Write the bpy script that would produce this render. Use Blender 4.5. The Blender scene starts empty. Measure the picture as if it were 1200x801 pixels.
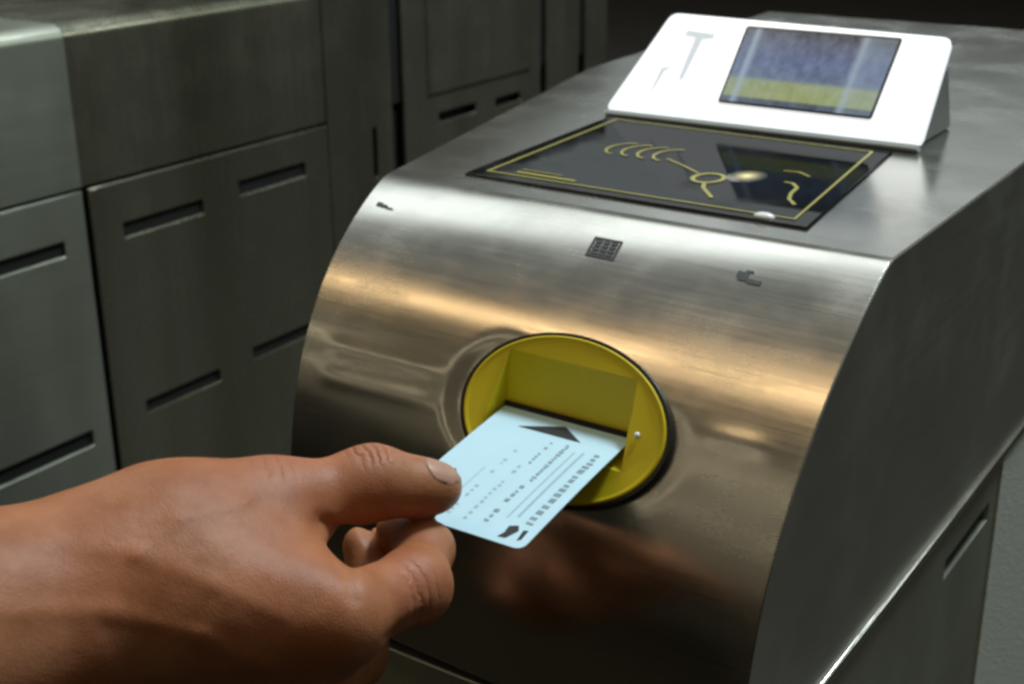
import bpy, bmesh, math, random
import numpy as np
from mathutils import Vector, Matrix

random.seed(7)
S = bpy.context.scene
COL = S.collection

# ------------------------------------------------------------------ camera
CAM_POS = np.array([0.2679, -0.4639, 1.1493])
CAM_R = np.array([0.8279, 0.5608, -0.0078])
CAM_U = np.array([-0.1949, 0.3006, 0.9336])
CAM_F = np.array([-0.5259, 0.7715, -0.3582])
cam = bpy.data.cameras.new('camera')
cam_o = bpy.data.objects.new('camera', cam)
COL.objects.link(cam_o)
cam_o.matrix_world = Matrix(((CAM_R[0], CAM_U[0], -CAM_F[0], CAM_POS[0]),
                             (CAM_R[1], CAM_U[1], -CAM_F[1], CAM_POS[1]),
                             (CAM_R[2], CAM_U[2], -CAM_F[2], CAM_POS[2]),
                             (0, 0, 0, 1)))
cam.sensor_width = 36
cam.lens = 47.857
cam.clip_start = 0.01
cam.clip_end = 100
cam.dof.use_dof = True
cam.dof.focus_distance = 0.455
cam.dof.aperture_fstop = 20
S.camera = cam_o

# ------------------------------------------------------------------ world (dim station hall)
W = bpy.data.worlds.new('World')
S.world = W
W.use_nodes = True
W.node_tree.nodes['Background'].inputs[0].default_value = (1.0, 0.93, 0.70, 1)
W.node_tree.nodes['Background'].inputs[1].default_value = 0.012

# ------------------------------------------------------------------ hall ceiling lamps and added fills
def lamp(name, loc, sx, sy, radiance, color, shape='RECTANGLE', aim=None):
    l = bpy.data.lights.new(name, 'AREA')
    l.shape = shape
    l.size = sx
    l.size_y = sy
    area = sx * sy * (math.pi / 4 if shape in ('DISK', 'ELLIPSE') else 1)
    l.energy = radiance * math.pi * area
    l.color = color
    o = bpy.data.objects.new(name, l)
    o.location = loc
    if aim is not None:
        o.rotation_euler = (Vector(aim) - Vector(loc)).to_track_quat('-Z', 'Y').to_euler()
    COL.objects.link(o)
    return o

lamp('cool_ceiling_fill', (0.0, 3.6, 2.95), 11.0, 8.0, 0.095, (0.93, 1.0, 0.98))  # broad unseen fill, added for soft ambient light from above
lamp('warm_ceiling_fill', (0.0, -4.1, 2.95), 11.0, 7.0, 0.060, (1.0, 0.86, 0.60))  # rear part of the added overhead fill, tinted warm
lamp('ceiling_panel_lamp', (-1.00, 0.92, 2.70), 2.6, 0.70, 1.3, (0.88, 0.97, 1.0))
lamp('overhead_lamp', (0.38, 0.82, 2.65), 0.42, 0.42, 54.0, (0.84, 0.95, 1.0), 'DISK')
lamp('warm_tube_lamp', (-1.05, -0.56, 2.70), 3.2, 0.075, 5.6, (1.0, 0.68, 0.36))
lamp('row_tube_lamp', (-1.45, -1.70, 2.70), 3.4, 0.05, 2.2, (1.0, 0.86, 0.62))
lamp('row_tube_lamp', (-1.80, -2.75, 2.70), 3.6, 0.06, 1.8, (1.0, 0.86, 0.62))
lamp('side_fill_lamp', (2.5, 3.0, 2.65), 1.2, 0.4, 6.5, (0.92, 1.0, 0.94))  # unseen fill added to brighten the textured side panel
lamp('far_fill_lamp', (-3.1, 6.3, 2.72), 5.0, 2.2, 0.6, (0.86, 0.96, 1.0))  # unseen fill added to brighten the flat steel top

S.view_settings.view_transform = 'Standard'
S.view_settings.look = 'None'
S.view_settings.exposure = 0.7
S.view_settings.gamma = 1.0
S.view_settings.use_curve_mapping = False
S.cycles.filter_width = 2.8
S.cycles.max_bounces = 8
S.cycles.sample_clamp_indirect = 4.0

# ------------------------------------------------------------------ helpers
def obj(name, verts, faces, mat, parent=None, smooth=None):
    me = bpy.data.meshes.new(name)
    me.from_pydata([tuple(map(float, v)) for v in verts], [], faces)
    me.validate()
    bm = bmesh.new(); bm.from_mesh(me)
    bmesh.ops.recalc_face_normals(bm, faces=bm.faces[:])
    bm.to_mesh(me); bm.free()
    return link(name, me, mat, parent, smooth)

def link(name, me, mat, parent=None, smooth=None):
    o = bpy.data.objects.new(name, me)
    COL.objects.link(o)
    if mat is not None:
        me.materials.clear()
        me.materials.append(mat)
    if parent is not None:
        o.parent = parent
        if parent.type == 'EMPTY':
            o.matrix_parent_inverse = parent.matrix_basis.inverted()
    if smooth is not None:
        for p in me.polygons:
            p.use_smooth = True
        if smooth < 180:
            me.set_sharp_from_angle(angle=math.radians(smooth))
    return o

def empty(name, loc):
    o = bpy.data.objects.new(name, None)
    o.location = loc
    o.empty_display_size = 0.05
    COL.objects.link(o)
    return o

def tag(o, label=None, cat=None, group=None, kind=None):
    if label: o['label'] = label
    if cat: o['category'] = cat
    if group: o['group'] = group
    if kind: o['kind'] = kind
    return o

def bevel(o, w, seg=3, ang=35):
    m = o.modifiers.new('bevel', 'BEVEL')
    m.width = w; m.segments = seg; m.limit_method = 'ANGLE'; m.angle_limit = math.radians(ang)
    m.harden_normals = False
    return o

def box(name, a, b, mat, parent=None, bev=0.0, seg=2):
    (x0, y0, z0), (x1, y1, z1) = a, b
    v = [(x0,y0,z0),(x1,y0,z0),(x1,y1,z0),(x0,y1,z0),(x0,y0,z1),(x1,y0,z1),(x1,y1,z1),(x0,y1,z1)]
    f = [(0,3,2,1),(4,5,6,7),(0,1,5,4),(1,2,6,5),(2,3,7,6),(3,0,4,7)]
    o = obj(name, v, f, mat, parent, 30 if bev else None)
    if bev: bevel(o, bev, seg)
    return o

# ------------------------------------------------------------------ materials
def nodes(name):
    m = bpy.data.materials.new(name)
    m.use_nodes = True
    nt = m.node_tree
    return m, nt, nt.nodes['Principled BSDF']

def N(nt, t, **kw):
    n = nt.nodes.new(t)
    for k, v in kw.items():
        if k.startswith('i_'):
            key = k[2:]
            key = int(key) if key.isdigit() else key.replace('_', ' ')
            n.inputs[key].default_value = v
        else:
            setattr(n, k, v)
    return n

def steel(name, col, rough=(0.18, 0.32), grain=(4, 420, 420), bump=0.05, aniso=0.0, smudge=0.12, metal=1.0, patch=(9, 9, 9), tone=0.12):
    m, nt, b = nodes(name)
    L = nt.links.new
    tc = N(nt, 'ShaderNodeTexCoord')
    mp = N(nt, 'ShaderNodeMapping'); mp.inputs['Scale'].default_value = grain
    L(tc.outputs['Object'], mp.inputs[0])
    n1 = N(nt, 'ShaderNodeTexNoise', i_Scale=1.0, i_Detail=4.0, i_Roughness=0.6)
    L(mp.outputs[0], n1.inputs['Vector'])
    n2 = N(nt, 'ShaderNodeTexNoise', i_Scale=22.0, i_Detail=5.0, i_Roughness=0.6)
    L(tc.outputs['Object'], n2.inputs['Vector'])
    mr = N(nt, 'ShaderNodeMapRange'); mr.inputs[1].default_value = 0.3; mr.inputs[2].default_value = 0.7
    mr.inputs[3].default_value = rough[0]; mr.inputs[4].default_value = rough[1]
    L(n1.outputs['Fac'], mr.inputs[0])
    sm = N(nt, 'ShaderNodeMapRange'); sm.inputs[1].default_value = 0.45; sm.inputs[2].default_value = 0.75
    sm.inputs[3].default_value = 0.0; sm.inputs[4].default_value = smudge
    L(n2.outputs['Fac'], sm.inputs[0])
    ad = N(nt, 'ShaderNodeMath', operation='ADD')
    L(mr.outputs[0], ad.inputs[0]); L(sm.outputs[0], ad.inputs[1])
    L(ad.outputs[0], b.inputs['Roughness'])
    cr = N(nt, 'ShaderNodeMix', data_type='RGBA')
    cr.inputs[6].default_value = (*[c * 0.93 for c in col], 1); cr.inputs[7].default_value = (*[min(1, c * 1.05) for c in col], 1)
    L(n1.outputs['Fac'], cr.inputs[0])
    mp3 = N(nt, 'ShaderNodeMapping'); mp3.inputs['Scale'].default_value = patch
    L(tc.outputs['Object'], mp3.inputs[0])
    n3 = N(nt, 'ShaderNodeTexNoise', i_Scale=1.0, i_Detail=3.0, i_Roughness=0.5); L(mp3.outputs[0], n3.inputs['Vector'])
    r3 = N(nt, 'ShaderNodeValToRGB')
    r3.color_ramp.elements[0].position = 0.34; r3.color_ramp.elements[0].color = (1 - 1.1 * tone, 1 - 1.1 * tone, 1 - 1.3 * tone, 1)
    r3.color_ramp.elements[1].position = 0.66; r3.color_ramp.elements[1].color = (1, 1, 0.97, 1)
    L(n3.outputs['Fac'], r3.inputs[0])
    mu = N(nt, 'ShaderNodeMix', data_type='RGBA', blend_type='MULTIPLY'); mu.inputs[0].default_value = 1.0
    L(cr.outputs[2], mu.inputs[6]); L(r3.outputs[0], mu.inputs[7]); L(mu.outputs[2], b.inputs['Base Color'])
    bp = N(nt, 'ShaderNodeBump'); bp.inputs['Strength'].default_value = bump; bp.inputs['Distance'].default_value = 0.0006
    L(n1.outputs['Fac'], bp.inputs['Height']); L(bp.outputs[0], b.inputs['Normal'])
    b.inputs['Metallic'].default_value = metal
    if aniso:
        b.inputs['Anisotropic'].default_value = aniso
    return m

def plain(name, col, rough=0.5, metal=0.0, var=0.08, scale=60.0, coat=0.0, emis=None, bump=0.0):
    m, nt, b = nodes(name)
    L = nt.links.new
    tc = N(nt, 'ShaderNodeTexCoord')
    n1 = N(nt, 'ShaderNodeTexNoise', i_Scale=scale, i_Detail=4.0)
    L(tc.outputs['Object'], n1.inputs['Vector'])
    cr = N(nt, 'ShaderNodeMix', data_type='RGBA')
    cr.inputs[6].default_value = (*[c * (1 - var) for c in col], 1); cr.inputs[7].default_value = (*[min(1, c * (1 + var)) for c in col], 1)
    L(n1.outputs['Fac'], cr.inputs[0]); L(cr.outputs[2], b.inputs['Base Color'])
    b.inputs['Roughness'].default_value = rough
    b.inputs['Metallic'].default_value = metal
    b.inputs['Coat Weight'].default_value = coat
    b.inputs['Coat Roughness'].default_value = 0.08
    if emis:
        b.inputs['Emission Color'].default_value = (*emis[0], 1); b.inputs['Emission Strength'].default_value = emis[1]
    if bump:
        bp = N(nt, 'ShaderNodeBump'); bp.inputs['Strength'].default_value = bump; bp.inputs['Distance'].default_value = 0.001
        L(n1.outputs['Fac'], bp.inputs['Height']); L(bp.outputs[0], b.inputs['Normal'])
    return m

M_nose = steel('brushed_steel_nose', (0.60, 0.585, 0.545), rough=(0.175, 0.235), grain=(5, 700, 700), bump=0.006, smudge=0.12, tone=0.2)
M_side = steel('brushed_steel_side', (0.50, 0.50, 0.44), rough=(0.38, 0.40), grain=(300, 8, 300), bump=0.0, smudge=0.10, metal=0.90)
M_cab = steel('brushed_steel_cabinet', (0.43, 0.43, 0.34), rough=(0.21, 0.26), grain=(260, 260, 5), bump=0.006, metal=0.88, patch=(9, 9, 1.0), tone=0.35)
M_cab2 = steel('brushed_steel_cabinet_light', (0.50, 0.53, 0.45), rough=(0.28, 0.33), grain=(260, 5, 260), bump=0.008, metal=0.72, patch=(10, 10, 2.5), tone=0.25)
M_trim = steel('polished_trim', (0.72, 0.72, 0.68), rough=(0.12, 0.2), grain=(200, 5, 200), bump=0.02)
M_grit = plain('textured_panel', (0.62, 0.66, 0.57), 0.55, 0.0, 0.2, 420.0, bump=0.5)
M_black = plain('black_recess', (0.006, 0.006, 0.005), 0.8)
M_gasket = plain('black_rubber', (0.012, 0.011, 0.009), 0.55)
M_yellow = plain('yellow_plastic', (0.70, 0.57, 0.010), 0.5, 0, 0.06, 40.0)
def dark_glass():
    m, nt, b = nodes('black_glass')
    L = nt.links.new
    b.inputs['Base Color'].default_value = (0.004, 0.005, 0.005, 1); b.inputs['Roughness'].default_value = 0.6
    b.inputs['Specular IOR Level'].default_value = 0.0
    gl = N(nt, 'ShaderNodeBsdfGlossy'); gl.inputs['Roughness'].default_value = 0.04
    tc = N(nt, 'ShaderNodeTexCoord'); n1 = N(nt, 'ShaderNodeTexNoise', i_Scale=35.0, i_Detail=5.0); L(tc.outputs['Object'], n1.inputs['Vector'])
    mr = N(nt, 'ShaderNodeMapRange'); mr.inputs[1].default_value = 0.45; mr.inputs[2].default_value = 0.75; mr.inputs[3].default_value = 0.03; mr.inputs[4].default_value = 0.16
    L(n1.outputs['Fac'], mr.inputs[0]); L(mr.outputs[0], gl.inputs['Roughness'])
    mx = N(nt, 'ShaderNodeMixShader'); mx.inputs[0].default_value = 0.10
    L(b.outputs[0], mx.inputs[1]); L(gl.outputs[0], mx.inputs[2])
    L(mx.outputs[0], nt.nodes['Material Output'].inputs['Surface'])
    return m
M_glass = dark_glass()
M_yprint = plain('yellow_print', (0.36, 0.33, 0.08), 0.45)
M_white = plain('glowing_white_fascia', (0.86, 0.88, 0.90), 0.25, 0, 0.02, 20.0, coat=0.6, emis=((0.9, 0.96, 1.0), 0.48))  # added emission stands in for bright light reflected by the surround
M_grey = plain('grey_housing', (0.20, 0.21, 0.20), 0.4, 0.3)
M_lip = plain('pale_lip', (0.50, 0.55, 0.56), 0.4)
M_floor = plain('dark_floor', (0.020, 0.015, 0.009), 0.5, 0, 0.4, 3.0)
M_card = plain('ticket_stock', (0.55, 0.82, 0.95), 0.42, 0, 0.05, 90.0)
M_ink = plain('ticket_ink', (0.22, 0.33, 0.39), 0.5, 0, 0.3, 500.0)
M_inkpale = plain('ticket_pale_ink', (0.36, 0.54, 0.62), 0.5, 0, 0.2, 500.0)
M_inkdark = plain('ticket_black', (0.012, 0.016, 0.018), 0.5)
M_sticker = plain('grey_pictogram', (0.05, 0.055, 0.055), 0.5, 0, 0.5, 700.0)
M_faint = plain('faint_tint', (0.66, 0.74, 0.82), 0.35, emis=((0.9, 0.96, 1.0), 0.22))  # carries part of the glow added to the fascia
M_dome = plain('white_dome', (0.85, 0.88, 0.86), 0.12, 0, 0.02, coat=1.0)

# ------------------------------------------------------------------ floor
fl = box('floor', (-14, -10, -0.05), (10, 18, 0.0), M_floor)
tag(fl, kind='structure')

# ------------------------------------------------------------------ main ticket gate
GX = 0.1175                    # half width of the nose at the top edge
gate = tag(empty('ticket_gate', (0, 0.2, 0)),
           'brushed steel ticket gate with curved nose, yellow ticket slot and tilted white display', 'ticket gate', 'ticket gates')

def integrate(knots, start, x_of_y, ds=0.0015, end_z=0.843):
    s = np.arange(0, 0.4, ds)
    ks, ka = zip(*knots)
    ang = np.interp(s, ks, ka)
    ker = np.hanning(13); ker /= ker.sum()
    pad = np.concatenate([np.full(6, ang[0]), ang, np.full(6, ang[-1])])
    sm = np.convolve(pad, ker, 'valid')
    w = np.clip(s / 0.012, 0, 1)
    ang = np.radians(ang * (1 - w) + sm * w)
    y, z = start
    pts = [(y, z)]
    for a in ang:
        y -= math.cos(a) * ds; z -= math.sin(a) * ds
        pts.append((y, z))
        if z <= end_z: break
    pts = np.array(pts)
    t = np.concatenate([[0], np.cumsum(np.hypot(*np.diff(pts, axis=0).T))])
    q = np.linspace(0, t[-1], 110) 
    # denser sampling at the top fillet
    q = t[-1] * (np.linspace(0, 1, 110) ** 1.25)
    yy = np.interp(q, t, pts[:, 0]); zz = np.interp(q, t, pts[:, 1])
    return np.stack([x_of_y(yy), yy, zz], 1)

leftx = lambda y: -GX - 0.23 * np.asarray(y)
PL = integrate([(0, 0), (0.0015, 6), (0.005, 15), (0.05, 31), (0.08, 47), (0.10, 57), (0.13, 75), (0.19, 86), (.3, 88)], (0.004, 1.0), leftx)
PR = integrate([(0, 0), (0.0015, 8), (0.005, 25), (0.035, 34), (0.068, 41), (0.09, 47), (0.12, 57), (0.15, 72), (0.19, 84), (.3, 88)], (0.004, 1.0), lambda y: GX + 0 * np.asarray(y))

# yellow bezel frame on the nose
DT = math.radians(35)
DC = np.array([0.0255, -0.0757, 0.9433])
DN = np.array([0, -math.cos(DT), math.sin(DT)])
DV = np.array([0, math.sin(DT), math.cos(DT)])
DU = np.array([1.0, 0, 0])
DA, DB = 0.0452, 0.0318
ER = math.radians(-5.3)
EU = DU * math.cos(ER) + DV * math.sin(ER)
EV = DV * math.cos(ER) - DU * math.sin(ER)

def sstep(a, b, x):
    t = np.clip((x - a) / (b - a), 0, 1)
    return t * t * (3 - 2 * t)

nu, ns = 120, len(PL)
us = np.linspace(0, 1, nu)
G = PL[:, None, :] * (1 - us[None, :, None]) + PR[:, None, :] * us[None, :, None]
rel = G - DC
uu, vv = rel @ DU, rel @ DV
rho = np.sqrt(((rel @ EU) / DA) ** 2 + ((rel @ EV) / DB) ** 2)
flat = DC + uu[..., None] * DU + vv[..., None] * DV - 0.0012 * DN
k = sstep(0.99, 1.22, rho)[..., None]
Nrm = np.cross(np.gradient(G, axis=0), np.gradient(G, axis=1))
Nrm /= np.linalg.norm(Nrm, axis=2, keepdims=True)
Nrm *= np.where(Nrm[..., 1:2] > 0, -1, 1)
G = G - DN * (np.maximum(0, (G - DC) @ DN + 0.0010) * (1 - k[..., 0]))[..., None]
for zc, wz, am, side in ((0.9495, 0.0026, 0.00052, 0.0), (0.9385, 0.0024, 0.00055, 1.0)):
    zz_ = G[..., 2]
    fade = (1 - side * sstep(0.25, 0.5, us)[None, :]) * sstep(0.03, 0.10, us)[None, :] * sstep(0.03, 0.10, 1 - us)[None, :] * sstep(1.08, 1.5, rho)
    G = G + Nrm * (am * fade * np.exp(-((zz_ - zc) / wz) ** 2))[..., None]

verts = [tuple(p) for p in G.reshape(-1, 3)]
faces = []
for i in range(ns - 1):
    for j in range(nu - 1):
        a = i * nu + j
        if max(rho[i, j], rho[i+1, j], rho[i, j+1], rho[i+1, j+1]) < 0.95: continue
        faces.append((a, a + 1, a + nu + 1, a + nu))
base = len(verts)
YB = 0.60
ZB = 0.843
# corners: rear top
LY, LX = 0.2897, -0.1845
extra = [(LX, LY, 1.0), (-0.199, YB, 1.0), (GX, YB, 1.0), (LX, LY, ZB), (-0.199, YB, ZB), (GX, YB, ZB)]
verts += extra
tl, tr = 0, nu - 1
e = lambda i: base + i
faces.append(tuple(range(0, nu)) + (e(2), e(1), e(0)))                                  # top
faces.append(tuple(i * nu + nu - 1 for i in range(ns)) + (e(5), e(2)))                  # right side
faces.append(tuple(i * nu for i in range(ns)) + (e(3), e(0)))                           # left side front
faces.append((e(0), e(3), e(4), e(1)))
faces.append((e(1), e(4), e(5), e(2)))
faces.append(tuple((ns - 1) * nu + j for j in range(nu)) + (e(5), e(4), e(3)))
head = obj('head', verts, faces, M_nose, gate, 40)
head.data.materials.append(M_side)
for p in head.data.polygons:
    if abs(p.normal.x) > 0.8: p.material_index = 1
bevel(head, 0.0007, 2, 50)

# trim strip under the head and the lower cabinet
box('trim', (GX - 0.012, -0.100, 0.8372), (GX + 0.0022, YB, 0.8424), M_trim, gate, 0.0012)
box('lower_cabinet', (-0.088, -0.0925, 0.0), (GX - 0.004, YB, 0.8371), M_black, gate)
box('front_panel', (-0.090, -0.0990, 0.25), (GX - 0.0045, -0.0930, 0.8325), M_cab2, gate, 0.0012)

def panel(name, axis_x, y0, y1, z0, z1, thick, holes, mat, parent, face=1, bev=0.0006):
    """door sheet in the plane x = axis_x with real rectangular openings (y0,y1,z0,z1)"""
    ys = sorted({y0, y1, *[h[0] for h in holes], *[h[1] for h in holes]})
    zs = sorted({z0, z1, *[h[2] for h in holes], *[h[3] for h in holes]})
    bm = bmesh.new()
    vd = {}
    def gv(y, z):
        if (y, z) not in vd: vd[(y, z)] = bm.verts.new((axis_x, y, z))
        return vd[(y, z)]
    for i in range(len(ys) - 1):
        for j in range(len(zs) - 1):
            cy, cz = (ys[i] + ys[i+1]) / 2, (zs[j] + zs[j+1]) / 2
            if any(h[0] < cy < h[1] and h[2] < cz < h[3] for h in holes): continue
            bm.faces.new((gv(ys[i], zs[j]), gv(ys[i+1], zs[j]), gv(ys[i+1], zs[j+1]), gv(ys[i], zs[j+1])))
    r = bmesh.ops.extrude_face_region(bm, geom=bm.faces[:])
    bmesh.ops.translate(bm, verts=[v for v in r['geom'] if isinstance(v, bmesh.types.BMVert)], vec=(-thick * face, 0, 0))
    bmesh.ops.recalc_face_normals(bm, faces=bm.faces[:])
    me = bpy.data.meshes.new(name); bm.to_mesh(me); bm.free()
    o = link(name, me, mat, parent, 30)
    if bev: bevel(o, bev, 2, 40)
    return o

dr = panel('door', GX, -0.085, 0.2085, 0.25, 0.8365, 0.0035, [(0.124, 0.196, 0.806, 0.8165)], M_cab2, gate)
box('vent_slot', (GX - 0.0038, 0.122, 0.800), (GX - 0.0032, 0.198, 0.820), M_black, dr)
panel('side_panel', GX + 0.001, 0.2125, YB - 0.01, 0.25, 0.8365, 0.0045, [], M_grit, gate)

# ---- yellow bezel: gasket, body with a pocket, slot
def ell(rho, h, n=96, ox=0.0):
    return [DC + EU * (DA * rho * math.cos(t)) + EV * (DB * rho * math.sin(t)) + DN * h
            for t in np.linspace(0, 2 * math.pi, n, endpoint=False)]

def lathe(name, prof, mat, parent, closed=False, cap=True, smooth=35, n=96):
    v = []
    for r, h in prof: v += ell(r, h, n)
    f = []
    m = len(prof)
    rng = range(m) if closed else range(m - 1)
    for i in rng:
        a, b = i * n, ((i + 1) % m) * n
        for j in range(n):
            f.append((a + j, a + (j + 1) % n, b + (j + 1) % n, b + j))
    if cap and not closed:
        f.append(tuple(range(n))); f.append(tuple((m - 1) * n + j for j in range(n)))
    return obj(name, v, f, mat, parent, smooth)

bez_parent = lathe('ticket_slot_bezel', [(0.960, -0.02), (0.960, 0.0012), (0.955, 0.0018), (0.940, 0.0021), (0.925, 0.0020), (0.912, 0.0017), (0.90, 0.0016)], M_yellow, gate)
# pocket cutter (in u, v, n coordinates of the bezel)
SU0, SU1 = -0.0300, 0.0280       # pocket side walls
SV = 0.0016                      # slot height in the pocket
def uvn(u, v, h): return DC + DU * u + DV * v + DN * h
cut_prof = [(0.0235, 0.0040), (0.0205, 0.0014), (0.0026, -0.0068), (-0.0022, -0.0082), (-0.0060, -0.0066), (-0.0125, 0.0008), (-0.0135, 0.0025), (-0.0135, 0.02), (0.0235, 0.02)]
cv, cf = [], []
for u in (SU0, SU1):
    for v, h in cut_prof:
        sh = 0.0035 * (1 if h > 0.0 else (h + 0.0082) / 0.0082) * (-1 if u < 0 else 1) * 0.6
        sh -= (0.0050 if u > 0 else -0.0020) * min(1, max(0, v / 0.018))
        cv.append(uvn(u + sh, v, h))
n_ = len(cut_prof)
cf = [tuple(range(n_)), tuple(range(n_, 2 * n_))] + [(i, (i + 1) % n_, n_ + (i + 1) % n_, n_ + i) for i in range(n_)]
cutter = obj('pocket_cutter', cv, cf, M_yellow)
bmod = bez_parent.modifiers.new('pocket', 'BOOLEAN')
bmod.object = cutter; bmod.operation = 'DIFFERENCE'; bmod.solver = 'EXACT'
bpy.context.view_layer.update()
me_new = bpy.data.meshes.new_from_object(bez_parent.evaluated_get(bpy.context.evaluated_depsgraph_get()))
bez_parent.modifiers.clear()
bez_parent.data = me_new
me_new.materials.clear(); me_new.materials.append(M_yellow)
for p in me_new.polygons: p.use_smooth = True
me_new.set_sharp_from_angle(angle=math.radians(28))
bpy.data.objects.remove(cutter)
bevel(bez_parent, 0.0005, 2, 28)

lathe('gasket', [(1.0, -0.008), (1.0, 0.0010), (0.993, 0.0017), (0.968, 0.0017), (0.961, 0.0010), (0.961, -0.008)], M_gasket, bez_parent, closed=True)
def uvbox(name, u0, u1, v0, v1, h0, h1, mat, parent):
    c = [uvn(u, v, h) for h in (h0, h1) for u, v in ((u0, v0), (u1, v0), (u1, v1), (u0, v1))]
    return obj(name, c, [(0,3,2,1),(4,5,6,7),(0,1,5,4),(1,2,6,5),(2,3,7,6),(3,0,4,7)], mat, parent)
uvbox('slot_mouth', -0.0296, 0.0276, -0.0002, 0.0024, -0.016, -0.0058, M_black, bez_parent)
# small white dome at the right end of the slot
ic = uvn(0.0318, 0.0010, 0.0022)
iv, if_ = [], []
for i in range(5):
    a = i / 4 * math.pi / 2
    for j in range(14):
        t = j / 14 * 2 * math.pi
        iv.append(ic + (DU * math.cos(t) + DV * math.sin(t)) * 0.0012 * math.cos(a) + DN * 0.0010 * math.sin(a))
for i in range(4):
    for j in range(14):
        if_.append((i*14+j, i*14+(j+1) % 14, (i+1)*14+(j+1) % 14, (i+1)*14+j))
obj('slot_dome', iv, if_, M_dome, bez_parent, 60)

# ---- reader glass on the top
ZG = 1.0012
gc = [(-0.0867, 0.0197), (0.0767, 0.0204), (0.0605, 0.1620), (-0.0945, 0.1620)]
def slab(name, poly, z0, z1, mat, parent, bev=0.0):
    n = len(poly)
    v = [(x, y, z0) for x, y in poly] + [(x, y, z1) for x, y in poly]
    f = [tuple(range(n)), tuple(range(n, 2*n))] + [(i, (i+1) % n, n + (i+1) % n, n + i) for i in range(n)]
    o = obj(name, v, f, mat, parent, 30)
    if bev: bevel(o, bev, 2)
    return o
glass = slab('reader_glass', gc, 0.9985, ZG, M_glass, gate, 0.0005)

def stroke(name, pts, w, z, mat, parent, closed=False, th=0.00025):
    pts = [Vector((p[0], p[1], 0)) for p in pts]
    n = len(pts)
    L_, R_ = [], []
    for i, p in enumerate(pts):
        a = pts[(i - 1) % n] if closed or i > 0 else p
        b = pts[(i + 1) % n] if closed or i < n - 1 else p
        d = (b - a).normalized(); nn = Vector((-d.y, d.x, 0))
        kk = 1.0
        if closed or 0 < i < n - 1:
            d1 = (p - a).normalized(); kk = min(2.0, 1 / max(0.4, abs(nn.dot(Vector((-d1.y, d1.x, 0))))))
        L_.append(p + nn * w / 2 * kk); R_.append(p - nn * w / 2 * kk)
    v = [(q.x, q.y, z) for q in L_] + [(q.x, q.y, z) for q in R_] + [(q.x, q.y, z + th) for q in L_] + [(q.x, q.y, z + th) for q in R_]
    f = []
    rng = range(n) if closed else range(n - 1)
    for i in rng:
        j = (i + 1) % n
        f += [(2*n+i, 2*n+j, 3*n+j, 3*n+i), (i, j, 2*n+j, 2*n+i), (n+i, n+j, 3*n+j, 3*n+i)]
    if not closed:
        f += [(0, n, 3*n, 2*n), (n-1, 2*n-1, 4*n-1, 3*n-1)]
    return obj(name, v, f, mat, parent)

def inset(poly, d):
    c = np.mean(poly, 0)
    return [tuple(np.array(p) + (c - p) / np.linalg.norm(c - p) * d) for p in np.array(poly)]
stroke('border_line', inset(gc, 0.0105), 0.0012, ZG + 0.0001, M_yprint, glass, closed=True)
wc = np.array((-0.040, 0.098))
for i in range(4):
    r = 0.006 + 0.0
    cx, cy = wc[0] + i * 0.0085 - 0.008, wc[1]
    pts = [(cx + 0.0085 * math.cos(t), cy + 0.0125 * math.sin(t)) for t in np.linspace(math.radians(95), math.radians(265), 14)]
    stroke('wave_mark', pts, 0.0013, ZG + 0.0001, M_yprint, glass)
kc = (0.0105, 0.068)
stroke('ring_mark', [(kc[0] + 0.0065 * math.cos(t), kc[1] + 0.0085 * math.sin(t)) for t in np.linspace(0, 2*math.pi, 24, endpoint=False)], 0.0022, ZG + 0.0001, M_yprint, glass, closed=True)
stroke('ring_tail', [(0.013, 0.059), (0.016, 0.052), (0.022, 0.0445), (0.0265, 0.039)], 0.0018, ZG + 0.0001, M_yprint, glass)
stroke('curl_mark', [(0.0415, 0.0795), (0.0455, 0.079), (0.050, 0.073), (0.0515, 0.063), (0.0545, 0.054), (0.060, 0.047)], 0.0016, ZG + 0.0001, M_yprint, glass)
stroke('guide_line', [(-0.022, 0.0905), (-0.010, 0.083), (0.003, 0.0735)], 0.0012, ZG + 0.0001, M_yprint, glass)
stroke('curl_mark', [(0.033, 0.098), (0.040, 0.099), (0.047, 0.094)], 0.0012, ZG + 0.0001, M_yprint, glass)
stroke('text_line', [(-0.067, 0.0375), (-0.046, 0.0372)], 0.0010, ZG + 0.0001, M_yprint, glass)
stroke('text_line', [(-0.067, 0.0325), (-0.036, 0.0322)], 0.0022, ZG + 0.0001, M_yprint, glass)
def spot_mat():  # added glowing disc, stands in for a bright reflection on the glass
    m, nt, b = nodes('spot_glow')
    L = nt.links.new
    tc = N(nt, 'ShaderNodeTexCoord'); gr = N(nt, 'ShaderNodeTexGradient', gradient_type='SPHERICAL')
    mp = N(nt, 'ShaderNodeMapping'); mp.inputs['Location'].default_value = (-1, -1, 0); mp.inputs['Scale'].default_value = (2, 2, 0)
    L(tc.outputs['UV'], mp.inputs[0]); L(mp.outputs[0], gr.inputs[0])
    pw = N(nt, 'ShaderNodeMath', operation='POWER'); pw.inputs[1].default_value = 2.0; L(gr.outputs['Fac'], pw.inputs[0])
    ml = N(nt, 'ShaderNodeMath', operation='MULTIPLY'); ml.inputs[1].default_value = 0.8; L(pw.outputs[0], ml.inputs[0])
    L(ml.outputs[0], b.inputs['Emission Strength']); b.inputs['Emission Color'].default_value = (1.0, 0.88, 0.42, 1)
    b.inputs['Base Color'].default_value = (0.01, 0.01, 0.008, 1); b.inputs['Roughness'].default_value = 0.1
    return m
lm = bpy.data.meshes.new('glow_spot')
ring = [(0.0233 + 0.0085 * math.cos(t), 0.0802 + 0.0115 * math.sin(t), ZG + 0.0001) for t in np.linspace(0, 2 * math.pi, 28, endpoint=False)]
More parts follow.
